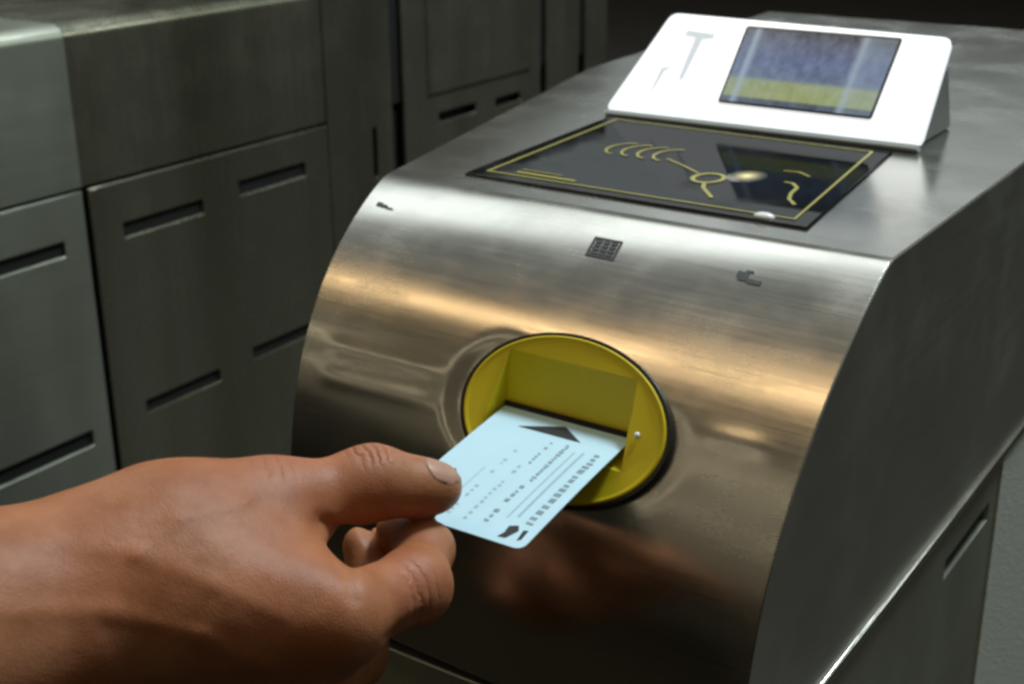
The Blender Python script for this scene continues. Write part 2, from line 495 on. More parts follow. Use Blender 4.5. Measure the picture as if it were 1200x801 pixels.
lm.from_pydata([(0.0233, 0.0802, ZG + 0.0004)] + ring, [], [(0, 1 + i, 1 + (i + 1) % 28) for i in range(28)])
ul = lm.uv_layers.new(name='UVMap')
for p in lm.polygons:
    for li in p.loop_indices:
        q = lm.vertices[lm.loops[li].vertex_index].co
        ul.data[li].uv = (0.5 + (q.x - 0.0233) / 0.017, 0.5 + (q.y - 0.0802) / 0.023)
link('glow_spot', lm, spot_mat(), glass)
# small white dome on the front edge of the glass
lv, lf = [], []
for i in range(5):
    a = i / 4 * math.pi / 2
    for j in range(16):
        t = j / 16 * 2 * math.pi
        lv.append((0.0565 + 0.0046 * math.cos(t) * math.cos(a), 0.0248 + 0.0030 * math.sin(t) * math.cos(a), ZG + 0.0018 * math.sin(a)))
for i in range(4):
    for j in range(16):
        lf.append((i*16+j, i*16+(j+1) % 16, (i+1)*16+(j+1) % 16, (i+1)*16+j))
obj('glass_dome', lv, lf, M_dome, glass, 60)

# ---- display
P0 = np.array([0.0, 0.168, 1.0032])
TD = np.array([0, 0.0360, 0.0478]); TL_ = np.linalg.norm(TD); TD = TD / TL_
DNn = np.array([0, -TD[2], TD[1]])
def dpt(x, t, h): return P0 + np.array([x, 0, 0]) + TD * t + DNn * h
quad = [(-0.1015, 0.0), (0.0712, 0.001), (0.0708, 0.0585), (-0.0815, 0.0605)]
def rounded(poly, r, n=6):
    out = []
    m = len(poly)
    for i in range(m):
        p, a, b = [np.array(poly[k_]) for k_ in (i, (i - 1) % m, (i + 1) % m)]
        da, db = (a - p) / np.linalg.norm(a - p), (b - p) / np.linalg.norm(b - p)
        for q in np.linspace(0, 1, n):
            s0, s1 = p + da * r * (1 - q), p + db * r * q
            out.append(tuple((1 - q) ** 2 * (p + da * r) + 2 * q * (1 - q) * p + q * q * (p + db * r)))
    return out
def dprism(name, poly, h0, h1, mat, parent, bev=0.0):
    n = len(poly)
    v = [dpt(x, t, h0) for x, t in poly] + [dpt(x, t, h1) for x, t in poly]
    f = [tuple(range(n)), tuple(range(n, 2*n))] + [(i, (i+1) % n, n + (i+1) % n, n + i) for i in range(n)]
    o = obj(name, v, f, mat, parent, 35)
    if bev: bevel(o, bev, 2, 50)
    return o
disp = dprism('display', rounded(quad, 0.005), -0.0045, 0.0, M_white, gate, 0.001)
# housing behind it: a wedge that runs down to the top of the gate
hv = [dpt(-0.097, 0.001, -0.0046), dpt(0.067, 0.001, -0.0046), dpt(0.066, 0.055, -0.0046), dpt(-0.078, 0.055, -0.0046),
      (-0.100, 0.232, 1.0003), (0.0665, 0.232, 1.0003), (0.064, 0.226, 1.030), (-0.082, 0.226, 1.030)]
hv[0] = (hv[0][0], hv[0][1], 1.0003); hv[1] = (hv[1][0], hv[1][1], 1.0003)
bevel(obj('housing', hv, [(0,1,2,3),(4,5,6,7),(0,1,5,4),(1,2,6,5),(2,3,7,6),(3,0,4,7)], M_grey, disp, 30), 0.002)

def screen_mat():
    m, nt, b = nodes('screen_image')
    L = nt.links.new
    tc = N(nt, 'ShaderNodeTexCoord'); sp = N(nt, 'ShaderNodeSeparateXYZ')
    L(tc.outputs['UV'], sp.inputs[0])
    mp = N(nt, 'ShaderNodeMapping'); mp.inputs['Scale'].default_value = (17, 6, 1)
    L(tc.outputs['UV'], mp.inputs[0])
    n1 = N(nt, 'ShaderNodeTexNoise', i_Scale=1.0, i_Detail=5.0, i_Roughness=0.7); L(mp.outputs[0], n1.inputs['Vector'])
    ramp = N(nt, 'ShaderNodeValToRGB')
    ramp.color_ramp.elements[0].position = 0.33; ramp.color_ramp.elements[0].color = (0.012, 0.022, 0.045, 1)
    ramp.color_ramp.elements[1].position = 0.72; ramp.color_ramp.elements[1].color = (0.22, 0.28, 0.40, 1)
    L(n1.outputs['Fac'], ramp.inputs[0])
    # vertical layout: dark edge, green field, blue scene, dark sky
    lay = N(nt, 'ShaderNodeValToRGB'); lay.color_ramp.interpolation = 'LINEAR'
    el = lay.color_ramp.elements
    el[0].position = 0.0; el[0].color = (0.05, 0.06, 0.07, 1)
    el[1].position = 1.0; el[1].color = (0.01, 0.014, 0.02, 1)
    for pos, c in ((0.06, (0.06, 0.07, 0.08, 1)), (0.085, (0.36, 0.40, 0.09, 1)), (0.30, (0.33, 0.38, 0.12, 1)), (0.36, (0.12, 0.16, 0.24, 1)),
                   (0.60, (0.09, 0.12, 0.24, 1)), (0.86, (0.05, 0.07, 0.12, 1)), (0.93, (0.02, 0.025, 0.03, 1))):
        x = el.new(pos); x.color = c
    L(sp.outputs['Y'], lay.inputs[0])
    # pale upright bars in the picture
    bars = N(nt, 'ShaderNodeValToRGB'); bars.color_ramp.interpolation = 'LINEAR'
    be = bars.color_ramp.elements; be[0].position = 0.0; be[0].color = (0.3, 0.3, 0.3, 1); be[1].position = 1.0; be[1].color = (0.25, 0.25, 0.25, 1)
    for pos, c in ((0.05, 0.2), (0.08, 0.95), (0.12, 0.15), (0.5, 0.0), (0.76, 0.05), (0.80, 0.8), (0.84, 0.3)):
        x = be.new(pos); x.color = (c, c, c, 1)
    L(sp.outputs['X'], bars.inputs[0])
    mx = N(nt, 'ShaderNodeMix', data_type='RGBA'); mx.inputs[0].default_value = 0.38
    L(lay.outputs[0], mx.inputs[6]); L(ramp.outputs[0], mx.inputs[7])
    bm_ = N(nt, 'ShaderNodeMath', operation='MULTIPLY'); bm_.inputs[1].default_value = 0.9; L(bars.outputs[0], bm_.inputs[0])
    m2 = N(nt, 'ShaderNodeMix', data_type='RGBA'); m2.inputs[7].default_value = (0.30, 0.38, 0.46, 1)
    L(bm_.outputs[0], m2.inputs[0]); L(mx.outputs[2], m2.inputs[6])
    L(m2.outputs[2], b.inputs['Emission Color'])
    b.inputs['Emission Strength'].default_value = 0.7
    b.inputs['Base Color'].default_value = (0.01, 0.012, 0.015, 1)
    b.inputs['Roughness'].default_value = 0.12
    b.inputs['Specular IOR Level'].default_value = 0.12
    return m
scr_q = [(-0.0372, 0.0128), (0.0418, 0.0122), (0.0472, 0.0535), (-0.0345, 0.0555)]
scr_q = [(-0.0365, 0.0125), (0.0430, 0.0125), (0.0460, 0.0545), (-0.0345, 0.0545)]
dprism('screen_frame', rounded([(a[0] + (0.0012 if a[0] > 0 else -0.0012), a[1] + (0.0012 if a[1] > .03 else -0.0012)) for a in scr_q], 0.0015), -0.001, 0.0004, M_gasket, disp)
sc_me = bpy.data.meshes.new('screen')
sc_me.from_pydata([tuple(dpt(x, t, 0.0007)) for x, t in scr_q] + [tuple(dpt(x, t, 0.0001)) for x, t in scr_q], [], [(0,1,2,3),(7,6,5,4),(0,4,5,1),(1,5,6,2),(2,6,7,3),(3,7,4,0)])
uvl = sc_me.uv_layers.new(name='UVMap')
uvc = [(0,0),(1,0),(1,1),(0,1)]
for p in sc_me.polygons:
    for li in p.loop_indices:
        uvl.data[li].uv = uvc[sc_me.loops[li].vertex_index % 4]
screen = link('screen', sc_me, screen_mat(), disp)
# faint blue-grey marks left of the screen
def dstroke(name, poly, mat, parent):
    return dprism(name, poly, 0.0001, 0.0004, mat, parent)
dstroke('faint_mark', [(-0.0640, 0.022), (-0.0615, 0.022), (-0.0580, 0.046), (-0.0520, 0.047), (-0.0520, 0.0495), (-0.0690, 0.0505), (-0.0690, 0.0475), (-0.0625, 0.0465)], M_faint, disp)
dstroke('faint_mark', [(-0.0775, 0.014), (-0.0765, 0.014), (-0.0735, 0.026), (-0.0700, 0.0285), (-0.0760, 0.0275)], M_faint, disp)
dprism('lip', [(-0.1005, -0.0022), (0.0702, -0.0012), (0.0708, 0.0008), (-0.1010, -0.0002)], -0.004, 0.0006, M_lip, disp)

# ---- pictograms on the nose (curved, sit on the surface)
def nose_point(s, u, off=0.0002):
    i = min(max(s * (ns - 1), 0), ns - 1.001); j = min(max(u * (nu - 1), 0), nu - 1.001)
    i0, j0 = int(i), int(j); fi, fj = i - i0, j - j0
    p = (G[i0, j0] * (1-fi) + G[i0+1, j0] * fi) * (1-fj) + (G[i0, j0+1] * (1-fi) + G[i0+1, j0+1] * fi) * fj
    du = G[i0, j0+1] - G[i0, j0]; dsv = G[i0+1, j0] - G[i0, j0]
    n = np.cross(dsv, du); n /= np.linalg.norm(n)
    if n[2] < 0: n = -n
    return p + n * off
def nose_find(x, y):
    d = (G[..., 0] - x) ** 2 + (G[..., 1] - y) ** 2
    i, j = np.unravel_index(np.argmin(d), d.shape)
    return i / (ns - 1), j / (nu - 1)
def nose_patch(name, x, y, rects, mat, parent):
    """rects in metres (x0,x1,t0,t1) around (x,y) on the nose"""
    s0, u0 = nose_find(x, y)
    i0 = int(s0 * (ns - 1)); j0 = int(u0 * (nu - 1))
    dsl = np.linalg.norm(G[i0+1, j0] - G[i0, j0]) * (ns - 1); dul = np.linalg.norm(G[i0, j0+1] - G[i0, j0]) * (nu - 1)
    v, f = [], []
    for (a, b, c, d) in rects:
        n = 3
        for off in (0.0003,):
            k0 = len(v)
            for q in range(n):
                for w in range(n):
                    v.append(nose_point(s0 - (c + (d - c) * q / (n-1)) / dsl, u0 + (a + (b - a) * w / (n-1)) / dul, off))
            for q in range(n-1):
                for w in range(n-1):
                    f.append((k0+q*n+w, k0+q*n+w+1, k0+(q+1)*n+w+1, k0+(q+1)*n+w))
    return obj(name, v, f, mat, parent)
rects = [(-0.0064, 0.0064, 0.0046, 0.0056), (-0.0064, 0.0064, -0.0056, -0.0046), (-0.0064, -0.0054, -0.0046, 0.0046), (0.0054, 0.0064, -0.0046, 0.0046)]
for r_ in range(4):
    for c_ in range(3):
        rects.append((-0.0049 + c_ * 0.0034, -0.0019 + c_ * 0.0034, -0.0042 + r_ * 0.0022, -0.0026 + r_ * 0.0022))
nose_patch('square_pictogram', 0.0095, -0.0190, rects, M_sticker, head)
nose_patch('small_pictogram', 0.0704, -0.0190, [(-0.005, -0.0005, -0.001, 0.002), (-0.004, 0.002, -0.0025, -0.001), (0.0, 0.0055, -0.0033, -0.0012), (-0.002, 0.001, 0.002, 0.003)], M_sticker, head)
nose_patch('small_pictogram', -0.1010, -0.0200, [(-0.004, -0.001, -0.0015, 0.0012), (-0.001, 0.002, -0.0018, 0.0002), (0.002, 0.0055, -0.0022, -0.0012)], M_sticker, head)

# ------------------------------------------------------------------ neighbouring gate across the passage
NX = -0.645
gate2 = tag(empty('ticket_gate', (NX - 0.15, 0.3, 0)),
            'darker steel ticket gate at the left with slotted doors, across the passage', 'ticket gate', 'ticket gates')
def headbox(name, y0, y1, z0, z1, mat, parent, xface=NX, depth=0.28, r=0.012):
    pr = [(xface, z0), (xface, z1 - r)] + [(xface - r + r * math.cos(a), z1 - r + r * math.sin(a)) for a in np.linspace(0.2, math.pi/2, 7)] + [(xface - depth, z1), (xface - depth, z0)]
    n = len(pr)
    v = [(x, y0, z) for x, z in pr] + [(x, y1, z) for x, z in pr]
    f = [tuple(range(n)), tuple(range(n, 2*n))] + [(i, (i+1) % n, n + (i+1) % n, n + i) for i in range(n)]
    return obj(name, v, f, mat, parent, 40)
headbox('head_end', -0.10, 0.2445, 0.868, 1.0, M_cab2, gate2)
headbox('head', 0.2455, 0.5485, 0.868, 1.0, M_cab, gate2, NX - 0.0008)
box('cabinet_core', (NX - 0.28, -0.08, 0.0), (NX - 0.012, 1.10, 0.867), M_black, gate2)
d1 = panel('door', NX, -0.08, 0.2440, 0.25, 0.8645, 0.003, [(0.112, 0.2206, 0.8140, 0.8270), (0.100, 0.2245, 0.6405, 0.6550)], M_cab2, gate2)
d2 = panel('door', NX, 0.2505, 0.5490, 0.25, 0.8645, 0.003, [(0.2824, 0.3755, 0.8145, 0.8280), (0.4220, 0.5142, 0.8205, 0.8345), (0.2857, 0.3778, 0.6480, 0.6605), (0.4233, 0.515, 0.6545, 0.6670)], M_cab, gate2)
for d, hs in ((d1, [(0.112, 0.2206, 0.8140, 0.8270), (0.100, 0.2245, 0.6405, 0.6550)]),
              (d2, [(0.2824, 0.3755, 0.8145, 0.8280), (0.4220, 0.5142, 0.8205, 0.8345), (0.2857, 0.3778, 0.6480, 0.6605), (0.4233, 0.515, 0.6545, 0.6670)])):
    for (a, b, c, e_) in hs:
        box('vent_slot', (NX - 0.010, a - 0.003, c - 0.003), (NX - 0.0034, b + 0.003, e_ + 0.003), M_black, d)
panel('post_panel', NX - 0.001, 0.5515, 0.6545, 0.25, 1.25, 0.004, [(0.6205, 0.6275, 0.795, 0.849)], M_cab, gate2)
box('post_core', (NX - 0.28, 0.5515, 0.867), (NX - 0.006, 1.10, 1.25), M_black, gate2)
d3 = panel('rear_panel', NX, 0.6740, 0.9420, 0.25, 1.25, 0.004, [(0.735, 0.806, 0.8345, 0.8455), (0.845, 0.898, 0.833, 0.8435)], M_cab, gate2)
box('inset_plate', (NX - 0.001, 0.715, 0.868), (NX + 0.0025, 0.918, 1.22), M_cab, d3, 0.001)
d4 = panel('rear_panel', NX, 0.9560, 1.0310, 0.25, 1.25, 0.004, [], M_cab, gate2)
d5 = panel('rear_panel', NX, 1.0480, 1.1020, 0.25, 1.25, 0.004, [], M_cab, gate2)

# ------------------------------------------------------------------ ticket
TM = np.array([0.0242, -0.0700, 0.9400])
yaw, pit = 0.0075, -0.1453
TUu = np.array([math.sin(yaw) * math.cos(pit), -math.cos(yaw) * math.cos(pit), math.sin(pit)])   # out of the slot
TRr = np.array([math.cos(yaw), math.sin(yaw), 0.0])
TNn = np.cross(TUu, TRr); TNn = TNn / np.linalg.norm(TNn)
if TNn[2] < 0: TNn = -TNn
TWD, TLN, TIN = 0.0555, 0.0745, 0.008
def tp(x, l, h=0.0):
    """x across (-.5..+.5 card widths in metres), l metres out of the slot"""
    bend = -0.0010 * math.sin(max(0, min(1, l / TLN)) * math.pi)
    return TM + TRr * x + TUu * l + TNn * (h - bend * 0.6)
def ticket_mesh():
    out = rounded([(-TWD/2, -TIN), (TWD/2, -TIN), (TWD/2, TLN), (-TWD/2, TLN)], 0.0032, 5)
    nl = 16
    bm = bmesh.new()
    # strips along the length so that the stock can bow
    ls = np.linspace(-TIN, TLN, nl + 1)
    def half(l):
        d = min(l + TIN, TLN - l); r = 0.0032
        return TWD/2 - (r - math.sqrt(max(0, r*r - (r - min(d, r)) ** 2)))
    ls = sorted(set(list(ls) + [TLN - q for q in (0.0002, 0.0006, 0.0012, 0.002, 0.0032)]))
    top = [[bm.verts.new(tp(s * half(l), l, 0.00018)) for s in (-1, 1)] for l in ls]
    bot = [[bm.verts.new(tp(s * half(l), l, -0.00018)) for s in (-1, 1)] for l in ls]
    for i in range(len(ls) - 1):
        bm.faces.new((top[i][0], top[i][1], top[i+1][1], top[i+1][0]))
        bm.faces.new((bot[i][0], bot[i+1][0], bot[i+1][1], bot[i][1]))
        for s in (0, 1):
            bm.faces.new((top[i][s], top[i+1][s], bot[i+1][s], bot[i][s]))
    for i in (0, len(ls) - 1):
        bm.faces.new((top[i][0], top[i][1], bot[i][1], bot[i][0]))
    bmesh.ops.recalc_face_normals(bm, faces=bm.faces[:])
    me = bpy.data.meshes.new('ticket'); bm.to_mesh(me); bm.free()
    return me
ticket = link('ticket', ticket_mesh(), M_card, None, 30)
tag(ticket, 'pale blue white paper ticket with black arrow, half inserted in the yellow slot', 'ticket')
def tpoly(name, polys, mat, h=0.00026):
    v, f = [], []
    polys2 = []
    for p in polys:
        l0, l1 = min(q[1] for q in p), max(q[1] for q in p)
        if len(p) == 4 and l1 - l0 > 0.01:
            xs = (p[0][0], p[1][0]); cuts = np.linspace(l0, l1, 12)
            polys2 += [[(xs[0], a), (xs[1], a), (xs[1], b_), (xs[0], b_)] for a, b_ in zip(cuts[:-1], cuts[1:])]
        else:
            polys2.append(p)
    for p in polys2:
        k0 = len(v); v += [tp(x, l, h) for x, l in p]; f.append(tuple(range(k0, k0 + len(p))))
    return obj(name, v, f, mat, ticket)
tpoly('arrow', [[(-0.0150, 0.0115), (0.0015, 0.0040), (0.0125, 0.0115), (0.0, 0.01152)]], M_inkdark)
def trow(x, l0, l1, w, ch, gap=0.35, fill=0.8):
    """a row of tiny unreadable characters printed along the ticket"""
    out, l = [], l0
    while l < l1:
        cw = ch * random.uniform(0.5, 1.0)
        if random.random() < fill:
            a, b = x - w * random.uniform(0.25, 0.5), x + w * random.uniform(0.25, 0.5)
            out.append([(a, l), (b, l + cw * random.uniform(-.2, .2)), (b, l + cw * 0.8), (a, l + cw * 0.8)])
        l += cw * (1 + gap)
    return out
tpoly('printed_text', trow(0.0225, 0.016, 0.062, 0.0030, 0.0032, 0.35, 0.95), M_ink)
tpoly('printed_line', [[(0.0166, 0.017), (0.0176, 0.017), (0.0176, 0.060), (0.0166, 0.060)]], M_inkpale)
tpoly('printed_line', [[(0.0136, 0.018), (0.0142, 0.018), (0.0142, 0.062), (0.0136, 0.062)]], M_inkpale)
tpoly('printed_text', trow(0.0095, 0.015, 0.040, 0.0020, 0.0020, 0.3, 0.9), M_ink)
tpoly('printed_text', trow(0.0085, 0.044, 0.070, 0.0022, 0.0026, 0.4, 0.85), M_ink)
tpoly('printed_text', trow(0.0030, 0.016, 0.032, 0.0015, 0.0018, 0.35, 0.85), M_ink)
tpoly('printed_text', trow(0.0010, 0.034, 0.068, 0.0018, 0.0024, 0.6, 0.75), M_inkpale)
tpoly('printed_text', trow(-0.0060, 0.026, 0.068, 0.0016, 0.0022, 0.8, 0.6), M_inkpale)
tpoly('printed_line', [[(-0.0102, 0.040), (-0.0098, 0.040), (-0.0098, 0.066), (-0.0102, 0.066)]], M_inkpale)
tpoly('printed_emblem', [[(0.0170, 0.0655), (0.0200, 0.0640), (0.0215, 0.0665), (0.0195, 0.0715), (0.0165, 0.0720), (0.0175, 0.0690)],
                         [(0.0228, 0.0655), (0.0245, 0.0650), (0.0248, 0.0700), (0.0236, 0.0712)]], M_inkdark)

# ------------------------------------------------------------------ hand (one continuous skin)
FPX = 1595.2
def at(px, py, d):
    return CAM_POS + CAM_F * d + CAM_R * ((px - 600) / FPX * d) - CAM_U * ((py - 400.5) / FPX * d)

J = {  # joint: (position, radius in m)
    'arm0': (at(-330, 775, 0.330), 0.036), 'arm1': (at(-120, 762, 0.362), 0.0315), 'wrist': (at(70, 716, 0.392), 0.0275),
    'cmc': (at(190, 640, 0.408), 0.0185), 'tmcp': (at(318, 597, 0.424), 0.0130), 'tip_ip': (at(436, 565, 0.437), 0.0108), 'tpad': (at(514, 570, 0.4445), 0.0080),
    'i0': (at(150, 690, 0.394), 0.0190), 'imcp': (at(400, 722, 0.400), 0.0125), 'ipip': (at(484, 687, 0.424), 0.0108), 'idip': (at(499, 643, 0.443), 0.0086), 'itip': (at(466, 624, 0.456), 0.0076),
    'm0': (at(150, 735, 0.404), 0.0190), 'mmcp': (at(362, 800, 0.411), 0.0130), 'mpip': (at(414, 768, 0.446), 0.0095), 'mdip': (at(440, 690, 0.456), 0.0085), 'mtip': (at(428, 640, 0.463), 0.0078),
    'r0': (at(140, 775, 0.420), 0.0180), 'rmcp': (at(320, 860, 0.430), 0.0125), 'rpip': (at(390, 835, 0.464), 0.0092), 'rdip': (at(390, 760, 0.476), 0.0082), 'rtip': (at(360, 715, 0.468), 0.0074),
    'l0': (at(125, 800, 0.434), 0.0165), 'lmcp': (at(275, 895, 0.450), 0.0112), 'lpip': (at(335, 880, 0.474), 0.0082), 'ldip': (at(335, 820, 0.482), 0.0072), 'ltip': (at(310, 780, 0.474), 0.0066),
}
_w, _a = J['wrist'][0], J['arm1'][0]
J['arm0'] = (_a + (_a - _w) / np.linalg.norm(_a - _w) * 0.17, 0.041)
def build_hand():
    P = {k: v[0] for k, v in J.items()}; R = {k: v[1] for k, v in J.items()}
    allp = np.array(list(P.values()))
    lo = allp.min(0) - 0.047; hi = allp.max(0) + 0.047
    h = 0.00135
    # restrict to what lies around the picture and some centimetres beyond
    dims = np.ceil((hi - lo) / h).astype(int) + 1
    X = (lo[0] + h * np.arange(dims[0])).astype(np.float32)[:, None, None]
    Y = (lo[1] + h * np.arange(dims[1])).astype(np.float32)[None, :, None]
    Z = (lo[2] + h * np.arange(dims[2])).astype(np.float32)[None, None, :]
    def cone(a, b, ra=None, rb=None):
        pa, pb = (P[a] if isinstance(a, str) else a), (P[b] if isinstance(b, str) else b)
        ra = R[a] if ra is None else ra; rb = R[b] if rb is None else rb
        ba = pb - pa; l2 = float(ba @ ba)
        t = ((X - pa[0]) * ba[0] + (Y - pa[1]) * ba[1] + (Z - pa[2]) * ba[2]) / l2
        t = np.clip(t, 0, 1).astype(np.float32)
        d = np.sqrt((X - pa[0] - t * ba[0]) ** 2 + (Y - pa[1] - t * ba[1]) ** 2 + (Z - pa[2] - t * ba[2]) ** 2)
        return d - (ra + (rb - ra) * t)
    def ball(p, r):
        return np.sqrt((X - p[0]) ** 2 + (Y - p[1]) ** 2 + (Z - p[2]) ** 2) - r
    def smin(a, b, k):
        q = np.maximum(k - np.abs(a - b), 0) / k
        return np.minimum(a, b) - q * q * k * 0.25
    mid = lambda a, b, t=0.5: P[a] * (1 - t) + P[b] * t
    arm = cone('arm0', 'arm1')
    arm = smin(arm, cone('arm1', 'wrist'), 0.02)
    palm = smin(arm, cone('wrist', 'cmc', 0.025, 0.0185), 0.025)
    for a, b in (('i0', 'imcp'), ('m0', 'mmcp'), ('r0', 'rmcp'), ('l0', 'lmcp')):
        palm = smin(palm, cone(a, b), 0.018)
    # thenar mass and the web between thumb and index
    th = smin(cone('cmc', 'tmcp'), cone('wrist', 'cmc', 0.020, 0.017), 0.015)
    web = cone(mid('cmc', 'tmcp', 0.55), mid('i0', 'imcp', 0.62), 0.0125, 0.0125)
    web = smin(web, cone(mid('cmc', 'tmcp', 0.95), mid('i0', 'imcp', 0.86), 0.0075, 0.0085), 0.016)
    web = smin(web, cone(mid('cmc', 'tmcp', 0.15), mid('i0', 'imcp', 0.3), 0.015, 0.016), 0.016)
    palm = smin(palm, th, 0.016)
    palm = smin(palm, web, 0.018)
    def finger(chain, k=0.004):
        f = cone(chain[0], chain[1])
        for a, b in zip(chain[1:-1], chain[2:]):
            f = smin(f, cone(a, b), k)
        return f
    thumb = smin(cone('tmcp', 'tip_ip', 0.0130, 0.0103), cone('tip_ip', 'tpad', 0.0103, 0.0077), 0.010)
    thumb = smin(thumb, ball(mid('tip_ip', 'tpad', 0.72) - np.array([0, 0, 0.0012]), 0.0086), 0.006)
    out = smin(palm, thumb, 0.010)
    for root, chain in (('imcp', ('imcp', 'ipip', 'idip', 'itip')), ('mmcp', ('mmcp', 'mpip', 'mdip', 'mtip')),
                        ('rmcp', ('rmcp', 'rpip', 'rdip', 'rtip')), ('lmcp', ('lmcp', 'lpip', 'ldip', 'ltip'))):
        f = finger(chain, 0.005)
        f = smin(f, ball(P[chain[1]], R[chain[1]] * 1.06), 0.004)
        dist = ball(P[root], 0.0)
        kk = np.clip(0.012 * (1 - dist / 0.026), 0.0010, 0.012).astype(np.float32)
        out = smin(out, f, kk)
    # index knuckle, tendon ridge, thumb crease at the joint
    out = smin(out, ball(P['imcp'] + CAM_U * -0.001 - CAM_F * 0.002, 0.0118), 0.006)
    # skin fold where the bent index finger meets the web of the thumb
    for a, b, am, wd in ((at(372, 612, 0.41), at(398, 634, 0.41), 0.0016, 0.0018), (at(398, 634, 0.41), at(411, 658, 0.405), 0.0022, 0.0018), (at(411, 658, 0.405), at(420, 694, 0.40), 0.0009, 0.0014),
                         (at(455, 745, 0.40), at(492, 728, 0.40), 0.0008, 0.0016)):
        lo_, hi_ = a - CAM_F * 0.04, b - CAM_F * 0.04
        # blade through the skin, along the segment and inwards
        ba = b - a; l2 = float(ba @ ba)
        rx, ry, rz = X - a[0], Y - a[1], Z - a[2]
        dep = rx * CAM_F[0] + ry * CAM_F[1] + rz * CAM_F[2]
        rx, ry, rz = rx - dep * CAM_F[0], ry - dep * CAM_F[1], rz - dep * CAM_F[2]
        bq = ba - CAM_F * (ba @ CAM_F); t = np.clip((rx * bq[0] + ry * bq[1] + rz * bq[2]) / float(bq @ bq), 0, 1)
        dd = (rx - t * bq[0]) ** 2 + (ry - t * bq[1]) ** 2 + (rz - t * bq[2]) ** 2
        out = out + am * np.exp(-dd / wd ** 2)
    # veins and tendons on the back of the hand
    for path, am, wd in (((( 95, 612), (190, 632), (270, 668), (345, 706)), 0.0008, 0.0024), (((60, 672), (170, 690), (255, 722), (330, 772)), 0.0010, 0.0026),
                         (((190, 632), (225, 598), (290, 585)), 0.0006, 0.0020)):
        for p_, q_ in zip(path[:-1], path[1:]):
            a, b = at(*p_, 0.40), at(*q_, 0.40)
            bq = b - a
            rx, ry, rz = X - a[0], Y - a[1], Z - a[2]
            dep = rx * CAM_F[0] + ry * CAM_F[1] + rz * CAM_F[2]
            rx, ry, rz = rx - dep * CAM_F[0], ry - dep * CAM_F[1], rz - dep * CAM_F[2]
            t = np.clip((rx * bq[0] + ry * bq[1] + rz * bq[2]) / float(bq @ bq), 0, 1)
            dd = (rx - t * bq[0]) ** 2 + (ry - t * bq[1]) ** 2 + (rz - t * bq[2]) ** 2
            out = out - am * 0.5 * np.exp(-dd / wd ** 2)
    # --- surface nets
    V = out.astype(np.float32)
    sgn = V < 0
    nx, ny, nz = V.shape
    c = [sgn[i:nx-1+i, j:ny-1+j, k_:nz-1+k_] for i in (0, 1) for j in (0, 1) for k_ in (0, 1)]
    cnt = sum(q.astype(np.int8) for q in c)
    act = (cnt > 0) & (cnt < 8)
    ids = np.full(act.shape, -1, np.int64)
    idx = np.argwhere(act)
    ids[act] = np.arange(len(idx))
    acc = np.zeros((len(idx), 3)); num = np.zeros(len(idx))
    offs = [(i, j, k_) for i in (0, 1) for j in (0, 1) for k_ in (0, 1)]
    for o0 in offs:
        for ax in range(3):
            if o0[ax]: continue
            o1 = list(o0); o1[ax] = 1
            v0 = V[idx[:, 0] + o0[0], idx[:, 1] + o0[1], idx[:, 2] + o0[2]]
            v1 = V[idx[:, 0] + o1[0], idx[:, 1] + o1[1], idx[:, 2] + o1[2]]
            m = (v0 < 0) != (v1 < 0)
            t = np.where(m, v0 / np.where(m, v0 - v1, 1), 0)
            pt = np.tile(np.array(o0, float), (len(idx), 1)); pt[:, ax] += t
            acc[m] += pt[m]; num[m] += 1
    vs = lo + h * (idx + acc / num[:, None])
    fs = []
    for ax in range(3):
        a1, a2 = (ax + 1) % 3, (ax + 2) % 3
        sl0 = [slice(None)] * 3; sl1 = [slice(None)] * 3
        sl0[ax] = slice(0, -1); sl1[ax] = slice(1, None)
        cr = sgn[tuple(sl0)] != sgn[tuple(sl1)]
        e_ = np.argwhere(cr)
        ok = (e_[:, a1] > 0) & (e_[:, a2] > 0) & (e_[:, a1] < ids.shape[a1]) & (e_[:, a2] < ids.shape[a2])
        e_ = e_[ok]
        q = []
        for d1_, d2_ in ((0, 0), (1, 0), (1, 1), (0, 1)):
            g = e_.copy(); g[:, a1] -= d1_; g[:, a2] -= d2_
            q.append(ids[g[:, 0], g[:, 1], g[:, 2]])
        q = np.stack(q, 1)
        inside0 = sgn[e_[:, 0], e_[:, 1], e_[:, 2]]
        q = np.where(inside0[:, None], q[:, ::-1], q)
        fs.append(q[(q >= 0).all(1)])
    fs = np.concatenate(fs)
    e2 = np.concatenate([fs[:, [i, (i + 1) % 4]] for i in range(4)])
    deg = np.bincount(e2[:, 0], minlength=len(vs)) + np.bincount(e2[:, 1], minlength=len(vs))
    for it in range(8):
        av = np.stack([np.bincount(e2[:, 0], vs[e2[:, 1], k_], len(vs)) + np.bincount(e2[:, 1], vs[e2[:, 0], k_], len(vs)) for k_ in range(3)], 1) / deg[:, None]
        vs = vs + (0.55 if it % 2 == 0 else -0.45) * (av - vs)
    return vs, fs

